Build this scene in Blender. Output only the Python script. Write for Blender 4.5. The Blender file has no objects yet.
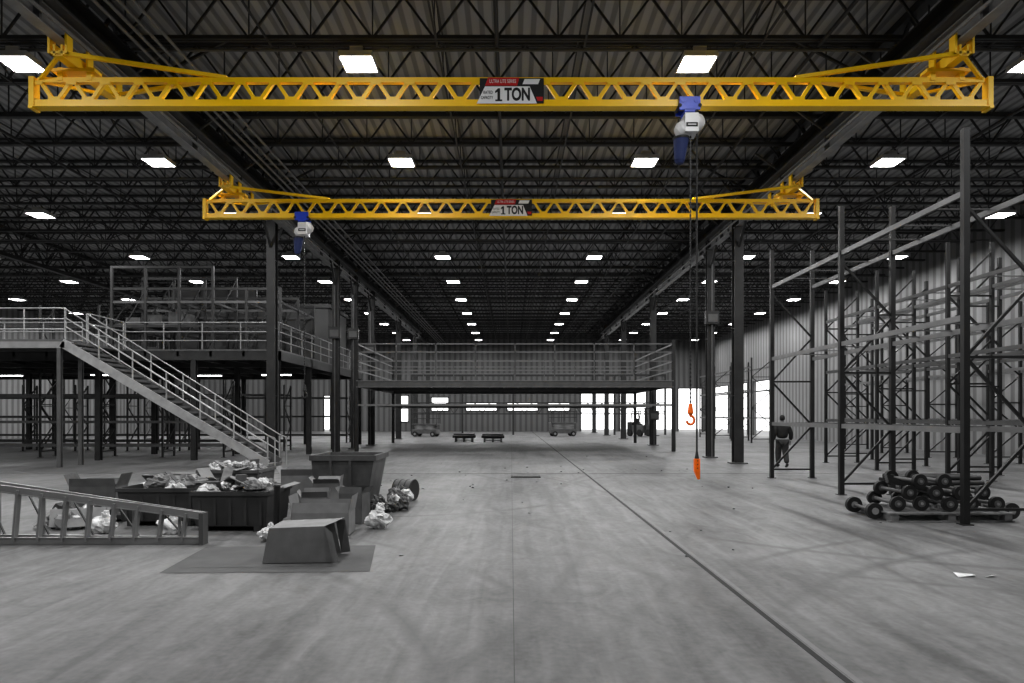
import bpy, math, random
from mathutils import Vector, Matrix, noise as mnoise
random.seed(7)
scene = bpy.context.scene
scene.view_settings.view_transform = 'Standard'
scene.view_settings.look = 'None'
scene.view_settings.exposure = 0.35
scene.view_settings.gamma = 0.86
V = Vector

# ------------------------------------------------------------ materials
def mat(name, col, rough=0.6, metal=0.0, var=0.15, scale=3.0, bump=0.0, emis=0.0):
    m = bpy.data.materials.new(name); m.use_nodes = True
    nt = m.node_tree; b = nt.nodes['Principled BSDF']
    if not isinstance(col, (tuple, list)): col = (col, col, col)
    b.inputs['Roughness'].default_value = rough
    b.inputs['Metallic'].default_value = metal
    tc = nt.nodes.new('ShaderNodeTexCoord'); n = nt.nodes.new('ShaderNodeTexNoise')
    n.inputs['Scale'].default_value = scale; n.inputs['Detail'].default_value = 5
    nt.links.new(tc.outputs['Object'], n.inputs['Vector'])
    r = nt.nodes.new('ShaderNodeValToRGB')
    r.color_ramp.elements[0].position = 0.3; r.color_ramp.elements[1].position = 0.7
    r.color_ramp.elements[0].color = tuple(c*(1-var) for c in col)+(1,)
    r.color_ramp.elements[1].color = tuple(min(1, c*(1+var)) for c in col)+(1,)
    nt.links.new(n.outputs['Fac'], r.inputs['Fac'])
    nt.links.new(r.outputs['Color'], b.inputs['Base Color'])
    if emis > 0:
        b.inputs['Emission Color'].default_value = (1, 1, 1, 1)
        b.inputs['Emission Strength'].default_value = emis
    if bump > 0:
        bp = nt.nodes.new('ShaderNodeBump'); bp.inputs['Strength'].default_value = bump
        nt.links.new(n.outputs['Fac'], bp.inputs['Height'])
        nt.links.new(bp.outputs['Normal'], b.inputs['Normal'])
    return m

M_yel = mat('crane_yellow', (1.0, 0.62, 0.0), 0.4, 0, 0.03)
M_steel_d = mat('dark_painted_steel', 0.020, 0.5, 0, 0.3)
M_joist = mat('joist_steel', 0.030, 0.45, 0, 0.3)
M_runway = mat('runway_steel', 0.26, 0.45, 0.0, 0.2)
M_steel_m = mat('mid_grey_steel', 0.09, 0.5, 0, 0.2)
M_steel_l = mat('light_grey_steel', 0.24, 0.45, 0, 0.15)
M_rackbeam = mat('rack_beam_grey', 0.16, 0.45, 0, 0.15)
M_galv = mat('galvanised', 0.36, 0.4, 0.3, 0.2)
M_alu = mat('aluminium', 0.33, 0.35, 0.5, 0.1)
M_rackb = mat('rack_black', 0.010, 0.45, 0, 0.3)
M_blue = mat('hoist_blue', (0.01, 0.06, 0.60), 0.4, 0, 0.1)
M_dkblue = mat('chain_bag_navy', (0.02, 0.035, 0.13), 0.7, 0, 0.2)
M_white = mat('hoist_white', 0.75, 0.4, 0, 0.05)
M_signw = mat('sign_white', 0.85, 0.6, 0, 0.01)
M_signb = mat('sign_black', 0.01, 0.6, 0, 0.01)
M_signr = mat('sign_red', (0.55, 0.01, 0.01), 0.6, 0, 0.01)
M_orange = mat('safety_orange', (1.0, 0.18, 0.005), 0.4, 0, 0.05)
M_blackr = mat('black_rubber', 0.01, 0.6, 0, 0.2)
M_card = mat('cardboard', 0.21, 0.85, 0, 0.12, 6, 0.05)
M_card2 = mat('cardboard_dark', 0.10, 0.85, 0, 0.2, 5, 0.05)
M_bin = mat('bin_plastic', 0.045, 0.5, 0, 0.3)
M_hop = mat('hopper_steel', 0.075, 0.5, 0, 0.35, 4)
M_plw = mat('plastic_film', 0.60, 0.35, 0, 0.3, 9, 0.3)
M_wood = mat('pallet_wood', 0.16, 0.8, 0, 0.3, 8)
M_office = mat('office_wall_paint', 0.075, 0.8, 0, 0.2, 0.6)
M_sheet = mat('floor_cardboard_sheet', 0.09, 0.9, 0, 0.15, 3)

def corrugated(name, col, axis, period, rough=0.5):
    m = bpy.data.materials.new(name); m.use_nodes = True
    nt = m.node_tree; b = nt.nodes['Principled BSDF']
    b.inputs['Roughness'].default_value = rough
    g = nt.nodes.new('ShaderNodeNewGeometry'); s = nt.nodes.new('ShaderNodeSeparateXYZ')
    nt.links.new(g.outputs['Position'], s.inputs[0])
    mu = nt.nodes.new('ShaderNodeMath'); mu.operation = 'MULTIPLY'; mu.inputs[1].default_value = 2*math.pi/period
    nt.links.new(s.outputs[axis], mu.inputs[0])
    si = nt.nodes.new('ShaderNodeMath'); si.operation = 'SINE'; nt.links.new(mu.outputs[0], si.inputs[0])
    r = nt.nodes.new('ShaderNodeMapRange'); r.inputs[1].default_value = -1; r.inputs[2].default_value = 1
    r.inputs[3].default_value = 0; r.inputs[4].default_value = 1
    nt.links.new(si.outputs[0], r.inputs[0])
    cr = nt.nodes.new('ShaderNodeValToRGB')
    cr.color_ramp.elements[0].position = 0.25; cr.color_ramp.elements[0].color = (col*.55,)*3+(1,)
    cr.color_ramp.elements[1].position = 0.5; cr.color_ramp.elements[1].color = (col,)*3+(1,)
    nt.links.new(r.outputs[0], cr.inputs[0]); nt.links.new(cr.outputs[0], b.inputs['Base Color'])
    bp = nt.nodes.new('ShaderNodeBump'); bp.inputs['Strength'].default_value = 0.5; bp.inputs['Distance'].default_value = 0.04
    nt.links.new(r.outputs[0], bp.inputs['Height']); nt.links.new(bp.outputs[0], b.inputs['Normal'])
    return m
M_deck = corrugated('roof_deck_metal', 0.42, 0, 0.30)
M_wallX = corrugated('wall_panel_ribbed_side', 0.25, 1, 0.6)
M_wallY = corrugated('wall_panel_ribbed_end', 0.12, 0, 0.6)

def floor_material():
    m = bpy.data.materials.new('concrete_floor'); m.use_nodes = True
    nt = m.node_tree; b = nt.nodes['Principled BSDF']; L = nt.links.new
    g = nt.nodes.new('ShaderNodeNewGeometry')
    def noise(sx, sy, scale, detail, dist=0, rot=0):
        mp = nt.nodes.new('ShaderNodeMapping'); mp.inputs['Scale'].default_value = (sx, sy, 1)
        mp.inputs['Rotation'].default_value = (0, 0, rot)
        L(g.outputs['Position'], mp.inputs[0])
        n = nt.nodes.new('ShaderNodeTexNoise'); n.inputs['Scale'].default_value = scale
        n.inputs['Detail'].default_value = detail; n.inputs['Distortion'].default_value = dist
        L(mp.outputs[0], n.inputs['Vector']); return n.outputs['Fac']
    def math_(op, a, c):
        k = nt.nodes.new('ShaderNodeMath'); k.operation = op
        for i, v in enumerate((a, c)):
            if isinstance(v, (int, float)): k.inputs[i].default_value = v
            else: L(v, k.inputs[i])
        return k.outputs[0]
    a = noise(1, 1, 0.35, 6, 0.6)
    st = noise(2.6, 0.14, 1.4, 7, 1.2, 0.06)
    st2 = noise(3.2, 0.22, 1.1, 7, 1.5, -0.35)
    fine = noise(1, 1, 16, 5)
    md = noise(1, 0.5, 2.2, 8, 2.5)
    s = math_('ADD', math_('MULTIPLY', a, 0.28), math_('MULTIPLY', st, 0.26))
    s = math_('ADD', s, math_('MULTIPLY', st2, 0.16))
    s = math_('ADD', s, math_('ADD', math_('MULTIPLY', fine, 0.12), math_('MULTIPLY', md, 0.18)))
    cr = nt.nodes.new('ShaderNodeValToRGB')
    cr.color_ramp.elements[0].position = 0.41; cr.color_ramp.elements[0].color = (.052,)*3+(1,)
    cr.color_ramp.elements[1].position = 0.59; cr.color_ramp.elements[1].color = (.175,)*3+(1,)
    L(s, cr.inputs[0])
    col = cr.outputs[0]
    sp = nt.nodes.new('ShaderNodeSeparateXYZ'); L(g.outputs['Position'], sp.inputs[0])
    tot = None
    # turning tyre marks: thin dark arcs
    for (cx, cy, r0, wd) in ((-7.5, 3.0, 7.2, .13), (-7.8, 3.2, 8.7, .10), (9, 1.5, 8.1, .13), (9.3, 1.2, 9.6, .10), (-3, 17, 5.0, .12), (8.5, 15, 7.5, .13), (8.3, 15.3, 8.9, .10), (-16, 12, 17.2, .14), (-16.2, 12, 18.8, .12), (20, 13, 19.2, .14)):
        dx = math_('SUBTRACT', sp.outputs[0], cx); dy = math_('SUBTRACT', sp.outputs[1], cy)
        r = math_('SQRT', math_('ADD', math_('MULTIPLY', dx, dx), math_('MULTIPLY', dy, dy)), 0)
        d = math_('ABSOLUTE', math_('SUBTRACT', r, r0), 0)
        q = math_('MAXIMUM', math_('SUBTRACT', 1.0, math_('DIVIDE', d, wd)), 0)
        tot = q if tot is None else math_('MAXIMUM', tot, q)
    brk = nt.nodes.new('ShaderNodeMapRange'); brk.inputs[1].default_value = .40; brk.inputs[2].default_value = .60
    L(a, brk.inputs[0])
    tot = math_('MULTIPLY', math_('MULTIPLY', tot, brk.outputs[0]), 0.6)
    mx = nt.nodes.new('ShaderNodeMixRGB'); mx.inputs[2].default_value = (.035, .035, .035, 1)
    L(tot, mx.inputs[0]); L(col, mx.inputs[1]); L(mx.outputs[0], b.inputs['Base Color'])
    rr = nt.nodes.new('ShaderNodeMapRange'); rr.inputs[3].default_value = 0.38; rr.inputs[4].default_value = 0.7
    L(st, rr.inputs[0]); L(rr.outputs[0], b.inputs['Roughness'])
    bp = nt.nodes.new('ShaderNodeBump'); bp.inputs['Strength'].default_value = 0.12; bp.inputs['Distance'].default_value = 0.02
    L(s, bp.inputs['Height']); L(bp.outputs[0], b.inputs['Normal'])
    return m
M_floor = floor_material()

# ------------------------------------------------------------ mesh builder
class MB:
    def __init__(s): s.v = []; s.f = []; s.m = []; s.mats = []; s.sm = []
    def mi(s, m):
        if m not in s.mats: s.mats.append(m)
        return s.mats.index(m)
    def add(s, vs, fs, m, smooth=False):
        o = len(s.v); s.v += [tuple(x) for x in vs]
        k = s.mi(m)
        for f in fs: s.f.append(tuple(i+o for i in f)); s.m.append(k); s.sm.append(smooth)
    def box(s, x0, x1, y0, y1, z0, z1, m):
        vs = [(x, y, z) for z in (z0, z1) for y in (y0, y1) for x in (x0, x1)]
        s.add(vs, [(0,2,3,1),(4,5,7,6),(0,1,5,4),(2,6,7,3),(0,4,6,2),(1,3,7,5)], m)
    def beam(s, a, b, w, h, m, up=(0, 0, 1)):
        a = V(a); b = V(b); d = (b-a).normalized(); up = V(up)
        if abs(d.dot(up)) > 0.98: up = V((0, 1, 0)) if abs(d.y) < .9 else V((1, 0, 0))
        r = d.cross(up).normalized(); u = r.cross(d).normalized()
        vs = [p+r*(sx*w/2)+u*(sz*h/2) for p in (a, b) for sx, sz in ((-1,-1),(1,-1),(1,1),(-1,1))]
        s.add(vs, [(0,1,2,3),(7,6,5,4),(0,4,5,1),(1,5,6,2),(2,6,7,3),(3,7,4,0)], m)
    def tube(s, a, b, r, m, n=8, r2=None, smooth=True):
        a = V(a); b = V(b); d = (b-a).normalized(); r2 = r if r2 is None else r2
        up = V((0, 0, 1)) if abs(d.z) < .9 else V((1, 0, 0))
        x = d.cross(up).normalized(); y = x.cross(d)
        vs = [a+(x*math.cos(t)+y*math.sin(t))*r for t in [2*math.pi*i/n for i in range(n)]]
        vs += [b+(x*math.cos(t)+y*math.sin(t))*r2 for t in [2*math.pi*i/n for i in range(n)]]
        s.add(vs, [(i, i+n, (i+1) % n+n, (i+1) % n) for i in range(n)], m, smooth)
        s.add(vs[:n], [tuple(range(n))], m); s.add(vs[n:], [tuple(reversed(range(n)))], m)
    def path(s, pts, r, m, n=8):
        for a, b in zip(pts, pts[1:]): s.tube(a, b, r, m, n)
    def blob(s, c, r, m, seed=0, amp=0.35, sub=10, flat=True):
        c = V(c); vs = []; fs = []; nu = sub*2; nv = sub
        for j in range(nv+1):
            for i in range(nu):
                t = math.pi*j/nv; p = 2*math.pi*i/nu
                d = V((math.sin(t)*math.cos(p), math.sin(t)*math.sin(p), math.cos(t)))
                k = 1+amp*(mnoise.noise(d*1.7+V((seed, 0, 0)))+.6*mnoise.noise(d*4.3+V((0, seed, 0))))
                vs.append(c+V((d.x*r[0], d.y*r[1], d.z*r[2]))*k)
        for j in range(nv):
            for i in range(nu):
                fs.append((j*nu+i, (j+1)*nu+i, (j+1)*nu+(i+1) % nu, j*nu+(i+1) % nu))
        s.add(vs, fs, m, not flat)
    def ibeamY(s, x, y0, y1, zb, h, w, m, t=.025):
        s.box(x-w/2, x+w/2, y0, y1, zb, zb+t, m); s.box(x-w/2, x+w/2, y0, y1, zb+h-t, zb+h, m)
        s.box(x-t/2, x+t/2, y0, y1, zb+t, zb+h-t, m)
    def hcol(s, x, y, z0, z1, w, m, t=.025):
        s.box(x-w/2, x+w/2, y-w/2, y-w/2+t, z0, z1, m); s.box(x-w/2, x+w/2, y+w/2-t, y+w/2, z0, z1, m)
        s.box(x-t/2, x+t/2, y-w/2+t, y+w/2-t, z0, z1, m)
    def obj(s, name, parent=None, loc=(0, 0, 0), rot=(0, 0, 0), bevel=0):
        me = bpy.data.meshes.new(name); me.from_pydata(s.v, [], s.f)
        for m in s.mats: me.materials.append(m)
        me.polygons.foreach_set('material_index', s.m); me.polygons.foreach_set('use_smooth', s.sm)
        me.update()
        o = bpy.data.objects.new(name, me); scene.collection.objects.link(o)
        o.location = loc; o.rotation_euler = rot
        if parent: o.parent = parent
        if bevel:
            bm = o.modifiers.new('b', 'BEVEL'); bm.width = bevel; bm.segments = 2; bm.limit_method = 'ANGLE'
        return o
def empty(name, loc=(0, 0, 0), rot=(0, 0, 0)):
    e = bpy.data.objects.new(name, None); scene.collection.objects.link(e)
    e.location = loc; e.rotation_euler = rot; e.empty_display_size = .2; return e
def text(body, size, loc, m, parent, rot=(math.pi/2, 0, 0), align='CENTER', bold=0.0, sx=1.0):
    c = bpy.data.curves.new('lettering', 'FONT'); c.body = body; c.size = size
    c.align_x = align; c.align_y = 'CENTER'; c.extrude = 0.002; c.offset = bold
    c.materials.append(m)
    o = bpy.data.objects.new('lettering', c); scene.collection.objects.link(o)
    o.location = loc; o.rotation_euler = rot; o.parent = parent; o.scale = (sx, 1, 1); return o

# ------------------------------------------------------------ camera / world
cam = bpy.data.cameras.new('camera'); co = bpy.data.objects.new('camera', cam)
scene.collection.objects.link(co); co.location = (0, 0, 1.8); co.rotation_euler = (math.pi/2, 0, 0)
cam.lens = 24.0; cam.sensor_width = 36; cam.shift_y = 73.5/1024; cam.shift_x = 1/1024
cam.clip_end = 300
scene.camera = co
w = bpy.data.worlds.new('overcast'); scene.world = w; w.use_nodes = True
w.node_tree.nodes['Background'].inputs[0].default_value = (1, 1, 1, 1)
w.node_tree.nodes['Background'].inputs[1].default_value = 2.0

XL, XR, YB, YF, ZR = -38.0, 21.5, -10.0, 75.0, 10.85
# ------------------------------------------------------------ shell
b = MB(); b.box(XL-.3, XR+8, YB-.3, YF+12, -.3, 0, M_floor); b.obj('floor')
b = MB(); b.box(XL-.3, XR+.3, YB-.3, YF+.3, ZR, ZR+.3, M_deck); b.obj('ceiling')
rops = [(56.5, 60.5, 0, 4.8), (62, 66, 0, 4.8), (67.5, 72.5, 0, 4.8)]
b = MB(); y = YB
for (a, c, z0, z1) in rops:
    b.box(XR, XR+.25, y, a, 0, ZR, M_wallX); b.box(XR, XR+.25, a, c, z1, ZR, M_wallX); y = c
b.box(XR, XR+.25, y, YF, 0, ZR, M_wallX); b.obj('wall_right')
b = MB(); b.box(XL-.25, XL, YB, YF, 0, ZR, M_wallX); b.obj('wall_left')
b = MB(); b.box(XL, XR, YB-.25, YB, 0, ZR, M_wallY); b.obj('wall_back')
ops = [(-20.6, -19.8, 0, 4.0), (-12.4, -11.2, 1.0, 4.0), (-8.8, -6.8, 2.2, 3.8), (-5, -1.5, 2.2, 3.2), (-0.5, 3, 2.2, 3.2),
       (4, 6.5, 2.2, 3.2), (7.6, 11.4, 0, 4.8), (11.9, 14.9, 0, 4.8), (15.3, 17.9, 0, 4.8), (18.3, 21.0, 0, 4.8)]
b = MB(); x = XL
for (a, c, z0, z1) in ops:
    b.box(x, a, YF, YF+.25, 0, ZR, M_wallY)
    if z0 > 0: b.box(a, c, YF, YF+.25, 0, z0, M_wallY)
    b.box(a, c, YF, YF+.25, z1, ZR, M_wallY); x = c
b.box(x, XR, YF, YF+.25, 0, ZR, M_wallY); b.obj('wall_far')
b = MB()
for (a, c, z0, z1) in ops:
    for xx in (a+.05, c-.05): b.box(xx-.06, xx+.06, YF-.06, YF+.02, z0, z1, M_steel_d)
    b.box(a, c, YF-.06, YF+.02, z1-.12, z1, M_steel_d)
    if z0 > 0:
        b.box(a, c, YF-.06, YF+.02, z0, z0+.1, M_steel_d); b.box(a, c, YF-.05, YF, (z0+z1)/2-.04, (z0+z1)/2+.04, M_steel_d)
for (a, c, z0, z1) in rops:
    for yy in (a, c): b.box(XR-.06, XR+.02, yy-.08, yy+.08, z0, z1, M_steel_d)
    b.box(XR-.06, XR+.02, a, c, z1-.1, z1, M_steel_d)
b.obj('trim_1')
b = MB()
M_joint = mat('joint_filler_dark', 0.02, .8); M_jl = mat('joint_edge_pale', 0.17, .7); M_jf = mat('sawcut_joint', 0.07, .8)
b.box(2.25, 2.30, YB, YF, 0, .003, M_joint); b.box(2.32, 2.37, YB, YF, 0, .002, M_jl)
for yy in (21.0, 33.0, 45.0, 57.0): b.box(XL, XR, yy, yy+.02, 0, .0025, M_jf)
b.box(0.02, 0.026, YB, YF, 0, .0025, M_jf)
b.obj('floor_joint')
b = MB(); b.box(0.0, .85, 19.6, 20.1, 0, .03, M_steel_d); b.box(.05, .8, 19.65, 20.05, .03, .035, M_steel_m); b.obj('floor_access_plate')

# ------------------------------------------------------------ roof joists (array)
JS = 1.9; JZ0, JZ1 = 9.85, 10.75
b = MB(); y = 0
for z in (JZ0, JZ1):
    for dy in (-.045, .045):
        b.box(XL, XR, dy-.03, dy+.03, z-.04, z+.04, M_joist)
n = int((XR-XL)/1.3); pw = (XR-XL)/n
for i in range(n):
    x0 = XL+i*pw
    b.beam((x0, 0, JZ1), (x0+pw/2, 0, JZ0), .045, .045, M_joist); b.beam((x0+pw/2, 0, JZ0), (x0+pw, 0, JZ1), .045, .045, M_joist)
    b.beam((x0+pw/2, 0, JZ0), (x0+pw/2, 0, JZ1), .025, .025, M_joist)
o = b.obj('roof_joists', loc=(0, 3.2, 0))
ar = o.modifiers.new('a', 'ARRAY'); ar.use_relative_offset = False; ar.use_constant_offset = True
ar.constant_offset_displace = (0, JS, 0); ar.count = int((YF-3.4)/JS)
b = MB()
for i, xx in enumerate([-34, -30.5, -27, -23, -19, -15.5, -12, -5.2, -1.6, 1.6, 5.4, 11.5, 15, 18.5]):
    b.box(xx-.02, xx+.02, 1, YF, JZ0-.06, JZ0-.02, M_joist); b.box(xx-.02, xx+.02, 1, YF, JZ1-.1, JZ1-.06, M_joist)
    for k in range(int((YF-3.4)/JS)-1):
        ya = 3.2+k*JS
        if (i % 2 == 0 and ya < 60):
            b.beam((xx, ya, JZ0), (xx, ya+JS, JZ1), .03, .03, M_joist); b.beam((xx, ya, JZ1), (xx, ya+JS, JZ0), .03, .03, M_joist)
b.obj('roof_bridging')
b = MB()
for gx in (-24, -8.9, 8.9):
    for z in (JZ0-.45, JZ1-.1): b.box(gx-.14, gx+.14, 0, YF, z-.09, z+.09, M_steel_d)
    yy = 0
    while yy < YF-2:
        b.beam((gx, yy, JZ1-.1), (gx, yy+.95, JZ0-.45), .07, .07, M_steel_d); b.beam((gx, yy+.95, JZ0-.45), (gx, yy+1.9, JZ1-.1), .07, .07, M_steel_d)
        yy += 1.9
for yy in range(8, 62, 8):
    for s in (-1, 1):
        b.beam((s*8.9, yy, JZ0-.45), (s*6.6, yy+.05, JZ1-.1), .06, .06, M_joist); b.beam((s*8.9, yy, JZ0-.45), (s*11.2, yy+.05, JZ1-.1), .06, .06, M_joist)
b.obj('roof_girders')
b = MB()
for i, xx in enumerate([-7.75, -7.55, -7.35, -7.1]): b.tube((xx, 0, 9.5+.03*i), (xx, YF, 9.5+.03*i), .035, M_steel_l, 6)
for xx in (-14.2, -0.3, 6.6, 13.2): b.tube((xx, 0, 9.72), (xx, YF, 9.72), .045, M_steel_d, 6)
for yy in range(6, 74, 8): b.tube((XL, yy+.7, 9.66), (XR, yy+.7, 9.66), .035, M_steel_m, 6)
b.obj('ceiling_pipes')

# ------------------------------------------------------------ runways and columns
RX = 8.4; RZ = 8.75
for sx in (-1, 1):
    b = MB(); X = RX*sx
    b.ibeamY(X, 1, 62, RZ, .38, .22, M_runway, .03)
    b.box(X-.30, X+.30, 1, 62, RZ+.40, RZ+.46, M_steel_m)
    b.ibeamY(X-.02*sx, 1, 62, RZ+.46, .42, .5, M_steel_d, .04)
    for yy in range(3, 62, 3):
        b.box(X-.13, X+.13, yy-.03, yy+.03, RZ+.03, RZ+.40, M_steel_m)
        b.beam((X-.9*sx, yy, JZ0), (X, yy, RZ+.45), .05, .05, M_steel_m)
    b.box(X-.20*sx-.02, X-.20*sx+.02, 1, 62, RZ+.1, RZ+.16, M_steel_l)
    b.obj('crane_runway_beam')
def column(x, y, w=.3, top=9.25, boxz=None):
    b = MB(); b.hcol(x, y, 0, top, w, M_steel_d, .03)
    b.box(x-w*.85, x+w*.85, y-w*.85, y+w*.85, 0, .05, M_steel_m)
    for z in (2.5, 5, 7.5): b.box(x-w/2+.01, x+w/2-.01, y-w/2+.04, y+w/2-.04, z, z+.02, M_steel_d)
    b.beam((x, y, top-1.4), (x, y+1.3, top-.02), .08, .08, M_steel_d); b.beam((x, y, top-1.4), (x, y-1.3, top-.02), .08, .08, M_steel_d)
    if boxz:
        b.box(x-.28, x+.28, y-w/2-.22, y-w/2-.005, boxz, boxz+.55, M_steel_d); b.box(x-.2, x+.2, y-w/2-.25, y-w/2-.22, boxz+.08, boxz+.4, M_steel_m)
        b.tube((x, y-w/2-.12, boxz+.55), (x, y-w/2-.12, boxz+2.5), .03, M_steel_m)
        b.tube((x, y-w/2-.12, 0), (x, y-w/2-.12, boxz), .03, M_steel_m)
    b.obj('steel_column')
column(-8.85, 25.3, .32)
column(8.4, 25.3, .34)
column(8.4, 28.8, .30, boxz=5.6); column(8.4, 40.4, .34, boxz=1.5)
column(-8.3, 32.4, .30, boxz=5.4); column(-8.3, 36.2, .30, boxz=5.8); column(-8.3, 40.6, .34, boxz=5.4)
for yy in (51, 60, 69):
    column(8.4, yy, .36); column(-8.4, yy, .36)
for yy in (52, 67): column(-24, yy, .34)

# ------------------------------------------------------------ bridge crane
def bridge_crane(y, hoist_x, hook_z, pend):
    E = empty('bridge_crane', (0, y, 0))
    b = MB(); L = 9.22; zt, zb = 8.26, 7.80
    b.box(-L, L, -.07, .07, zb-.06, zb+.07, M_yel)
    b.box(-L, L, -.11, .11, zb-.075, zb-.06, M_yel)
    b.box(-L+.1, L-.1, -.055, .055, zt-.05, zt+.045, M_yel)
    n = 28; p = 2*(L-.1)/n
    for i in range(n):
        x0 = -L+.1+i*p
        b.beam((x0+.04, 0, zt-.03), (x0+p/2-.03, 0, zb+.05), .07, .075, M_yel, up=(0, 1, 0))
        b.beam((x0+p/2+.03, 0, zb+.05), (x0+p-.04, 0, zt-.03), .07, .075, M_yel, up=(0, 1, 0))
        b.box(x0+p/2-.12, x0+p/2+.12, -.062, -.052, zb+.04, zb+.13, M_yel)
        b.box(x0-.10, x0+.10, -.062, -.052, zt-.10, zt-.02, M_yel)
    for s in (-1, 1):
        b.box(s*L-.05, s*L+.05, -.09, .09, zb-.08, zt+.05, M_yel)
        X = s*RX
        b.box(X-.09, X-.05, -.55, 1.25, RZ-.27, RZ-.08, M_yel); b.box(X+.05, X+.09, -.55, 1.25, RZ-.27, RZ-.08, M_yel)
        b.box(X-.09, X+.09, -.55, 1.25, RZ-.29, RZ-.27, M_yel)
        for yy in (-.48, .15, 1.15):
            for q in (-1, 1):
                b.box(X+q*.16-.02, X+q*.16+.02, yy-.09, yy+.09, RZ-.25, RZ+.13, M_yel)
                b.tube((X+q*.15, yy, RZ+.08), (X+q*.05, yy, RZ+.08), .05, M_steel_d, 10)
            b.box(X-.18, X+.18, yy-.07, yy+.07, RZ-.25, RZ-.20, M_yel)
        for q in (-.28, .28):
            b.box(X+q-.05, X+q+.05, -.07, .07, zt-.02, RZ-.26, M_yel)
        b.box(X-.42, X+.42, -.12, .12, RZ-.36, RZ-.30, M_yel)
        b.beam((X, -.52, RZ-.22), (X-s*2.9, 0, zt+.06), .07, .07, M_yel)
        b.beam((X, 1.2, RZ-.22), (X-s*2.9, 0, zt+.06), .07, .07, M_yel)
        b.beam((X+s*.05, 1.1, RZ-.25), (s*(L-.1), 0, zt), .06, .06, M_yel)
        b.beam((X+s*.05, -.45, RZ-.25), (s*(L-.1), 0, zt), .06, .06, M_yel)
        b.box(s*L-.04, s*L+.04, -.12, .12, zb-.11, zb-.06, M_yel)
    b.obj('truss_and_end_trucks', E)
    b = MB(); z0, z1 = 7.79, 8.27; yf = -.085
    b.box(-.60, .63, yf-.006, yf+.006, z0, z1, M_signb)
    q = yf-.009
    b.add([(-.66, q, z0-.01), (.50, q, z0-.01), (.36, q, z0+.32), (-.50, q, z0+.32)], [(0, 1, 2, 3)], M_signw)
    b.add([(-.50, q, z0+.335), (.12, q, z0+.335), (.16, q, z1+.01), (-.44, q, z1+.01)], [(0, 1, 2, 3)], M_signr)
    b.add([(.22, q, z0+.36), (.52, q, z0+.36), (.56, q, z1-.02), (.26, q, z1-.02)], [(0, 1, 2, 3)], M_signw)
    b.add([(.51, q, z0+.04), (.61, q, z0+.04), (.61, q, z0+.12), (.48, q, z0+.12)], [(0, 1, 2, 3)], M_signr)
    b.obj('capacity_sign', E)
    b = MB(); qx = -.235
    b.add([(qx-.025, q-.004, z0+.04), (qx+.025, q-.004, z0+.04), (qx+.025, q-.004, z0+.28), (qx-.015, q-.004, z0+.28), (qx-.07, q-.004, z0+.225), (qx-.07, q-.004, z0+.185), (qx-.025, q-.004, z0+.215)], [(0, 1, 2, 3, 4, 5, 6)], M_signb)
    b.box(qx-.065, qx+.065, q-.0045, q-.002, z0+.035, z0+.065, M_signb)
    b.obj('figure_one', E)
    text('TON', .33, (.125, q-.004, z0+.155), M_signb, E, bold=.011, sx=.68)
    text('RATED', .085, (-.44, q-.004, z0+.20), M_signb, E, sx=.70)
    text('CAPACITY', .085, (-.46, q-.004, z0+.10), M_signb, E, sx=.58)
    text('ULTRA LITE SERIES', .095, (-.16, q-.006, z1-.068), M_signw, E, sx=.66)
    H = hoist_x; b = MB(); zt2 = zb-.06
    b.box(H-.2, H+.2, -.16, -.12, zt2-.10, zt2+.15, M_blue); b.box(H-.2, H+.2, .12, .16, zt2-.10, zt2+.15, M_blue)
    b.box(H-.1, H+.1, -.16, .16, zt2-.14, zt2-.09, M_blue)
    for q in (-.13, .13):
        for t in (-1, 1): b.tube((H+q, t*.17, zt2+.09), (H+q, t*.09, zt2+.09), .06, M_blue, 12)
    b.tube((H, 0, zt2-.10), (H, 0, zt2-.22), .03, M_steel_d)
    for q in (-.19, .19): b.tube((H+q, -.17, zt2-.02), (H+q, .17, zt2-.02), .035, M_blackr, 10)
    b.obj('trolley', E)
    a = V((H-.14, 0, zt2-.46)); c = V((H+.20, 0, zt2-.26)); b = MB()
    b.tube(a, c, .17, M_white, 20); b.tube(c, c+(c-a).normalized()*.09, .17, M_white, 20, .10)
    b.tube(a-(c-a).normalized()*.08, a, .11, M_white, 20, .17)
    mid = (a+c)/2; b.box(mid.x-.13, mid.x+.13, -.19, .19, mid.z-.17, mid.z+.19, M_white)
    b.box(mid.x-.11, mid.x+.11, -.198, -.188, mid.z-.08, mid.z+.0, M_signb)
    b.box(mid.x-.08, mid.x+.08, -.202, -.196, mid.z-.05, mid.z-.03, M_signw)
    b.obj('hoist_body', E, bevel=.02)
    b = MB()
    b.tube((H-.16, 0, zt2-1.02), (H-.13, 0, zt2-.60), .10, M_dkblue, 14, .15); b.tube((H-.16, 0, zt2-1.08), (H-.16, 0, zt2-1.02), .07, M_dkblue, 14, .10)
    b.tube((H-.13, 0, zt2-.62), (H-.13, 0, zt2-.58), .16, M_blackr, 14)
    b.obj('chain_container', E)
    b = MB(); hx = H+.05; z = zt2-.5; k = 0
    while z > hook_z+.38:
        if k % 2: b.box(hx-.016, hx+.016, -.005, .005, z-.045, z, M_steel_d)
        else: b.box(hx-.005, hx+.005, -.016, .016, z-.045, z, M_steel_d)
        z -= .04; k += 1
    b.obj('load_chain', E)
    b = MB(); z = hook_z+.4; HM = M_orange if pend else M_steel_d
    b.tube((hx, 0, z-.16), (hx, 0, z+.02), .06, HM, 12, .035); b.tube((hx, 0, z-.20), (hx, 0, z-.16), .03, HM, 12, .06)
    pts = [V((hx, 0, z-.18))]
    for i in range(11):
        t = math.radians(100-i*27); pts.append(V((hx+.075*math.cos(t), 0, z-.30+.085*math.sin(t))))
    b.path(pts, .026, HM, 8); b.obj('hook', E)
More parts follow.
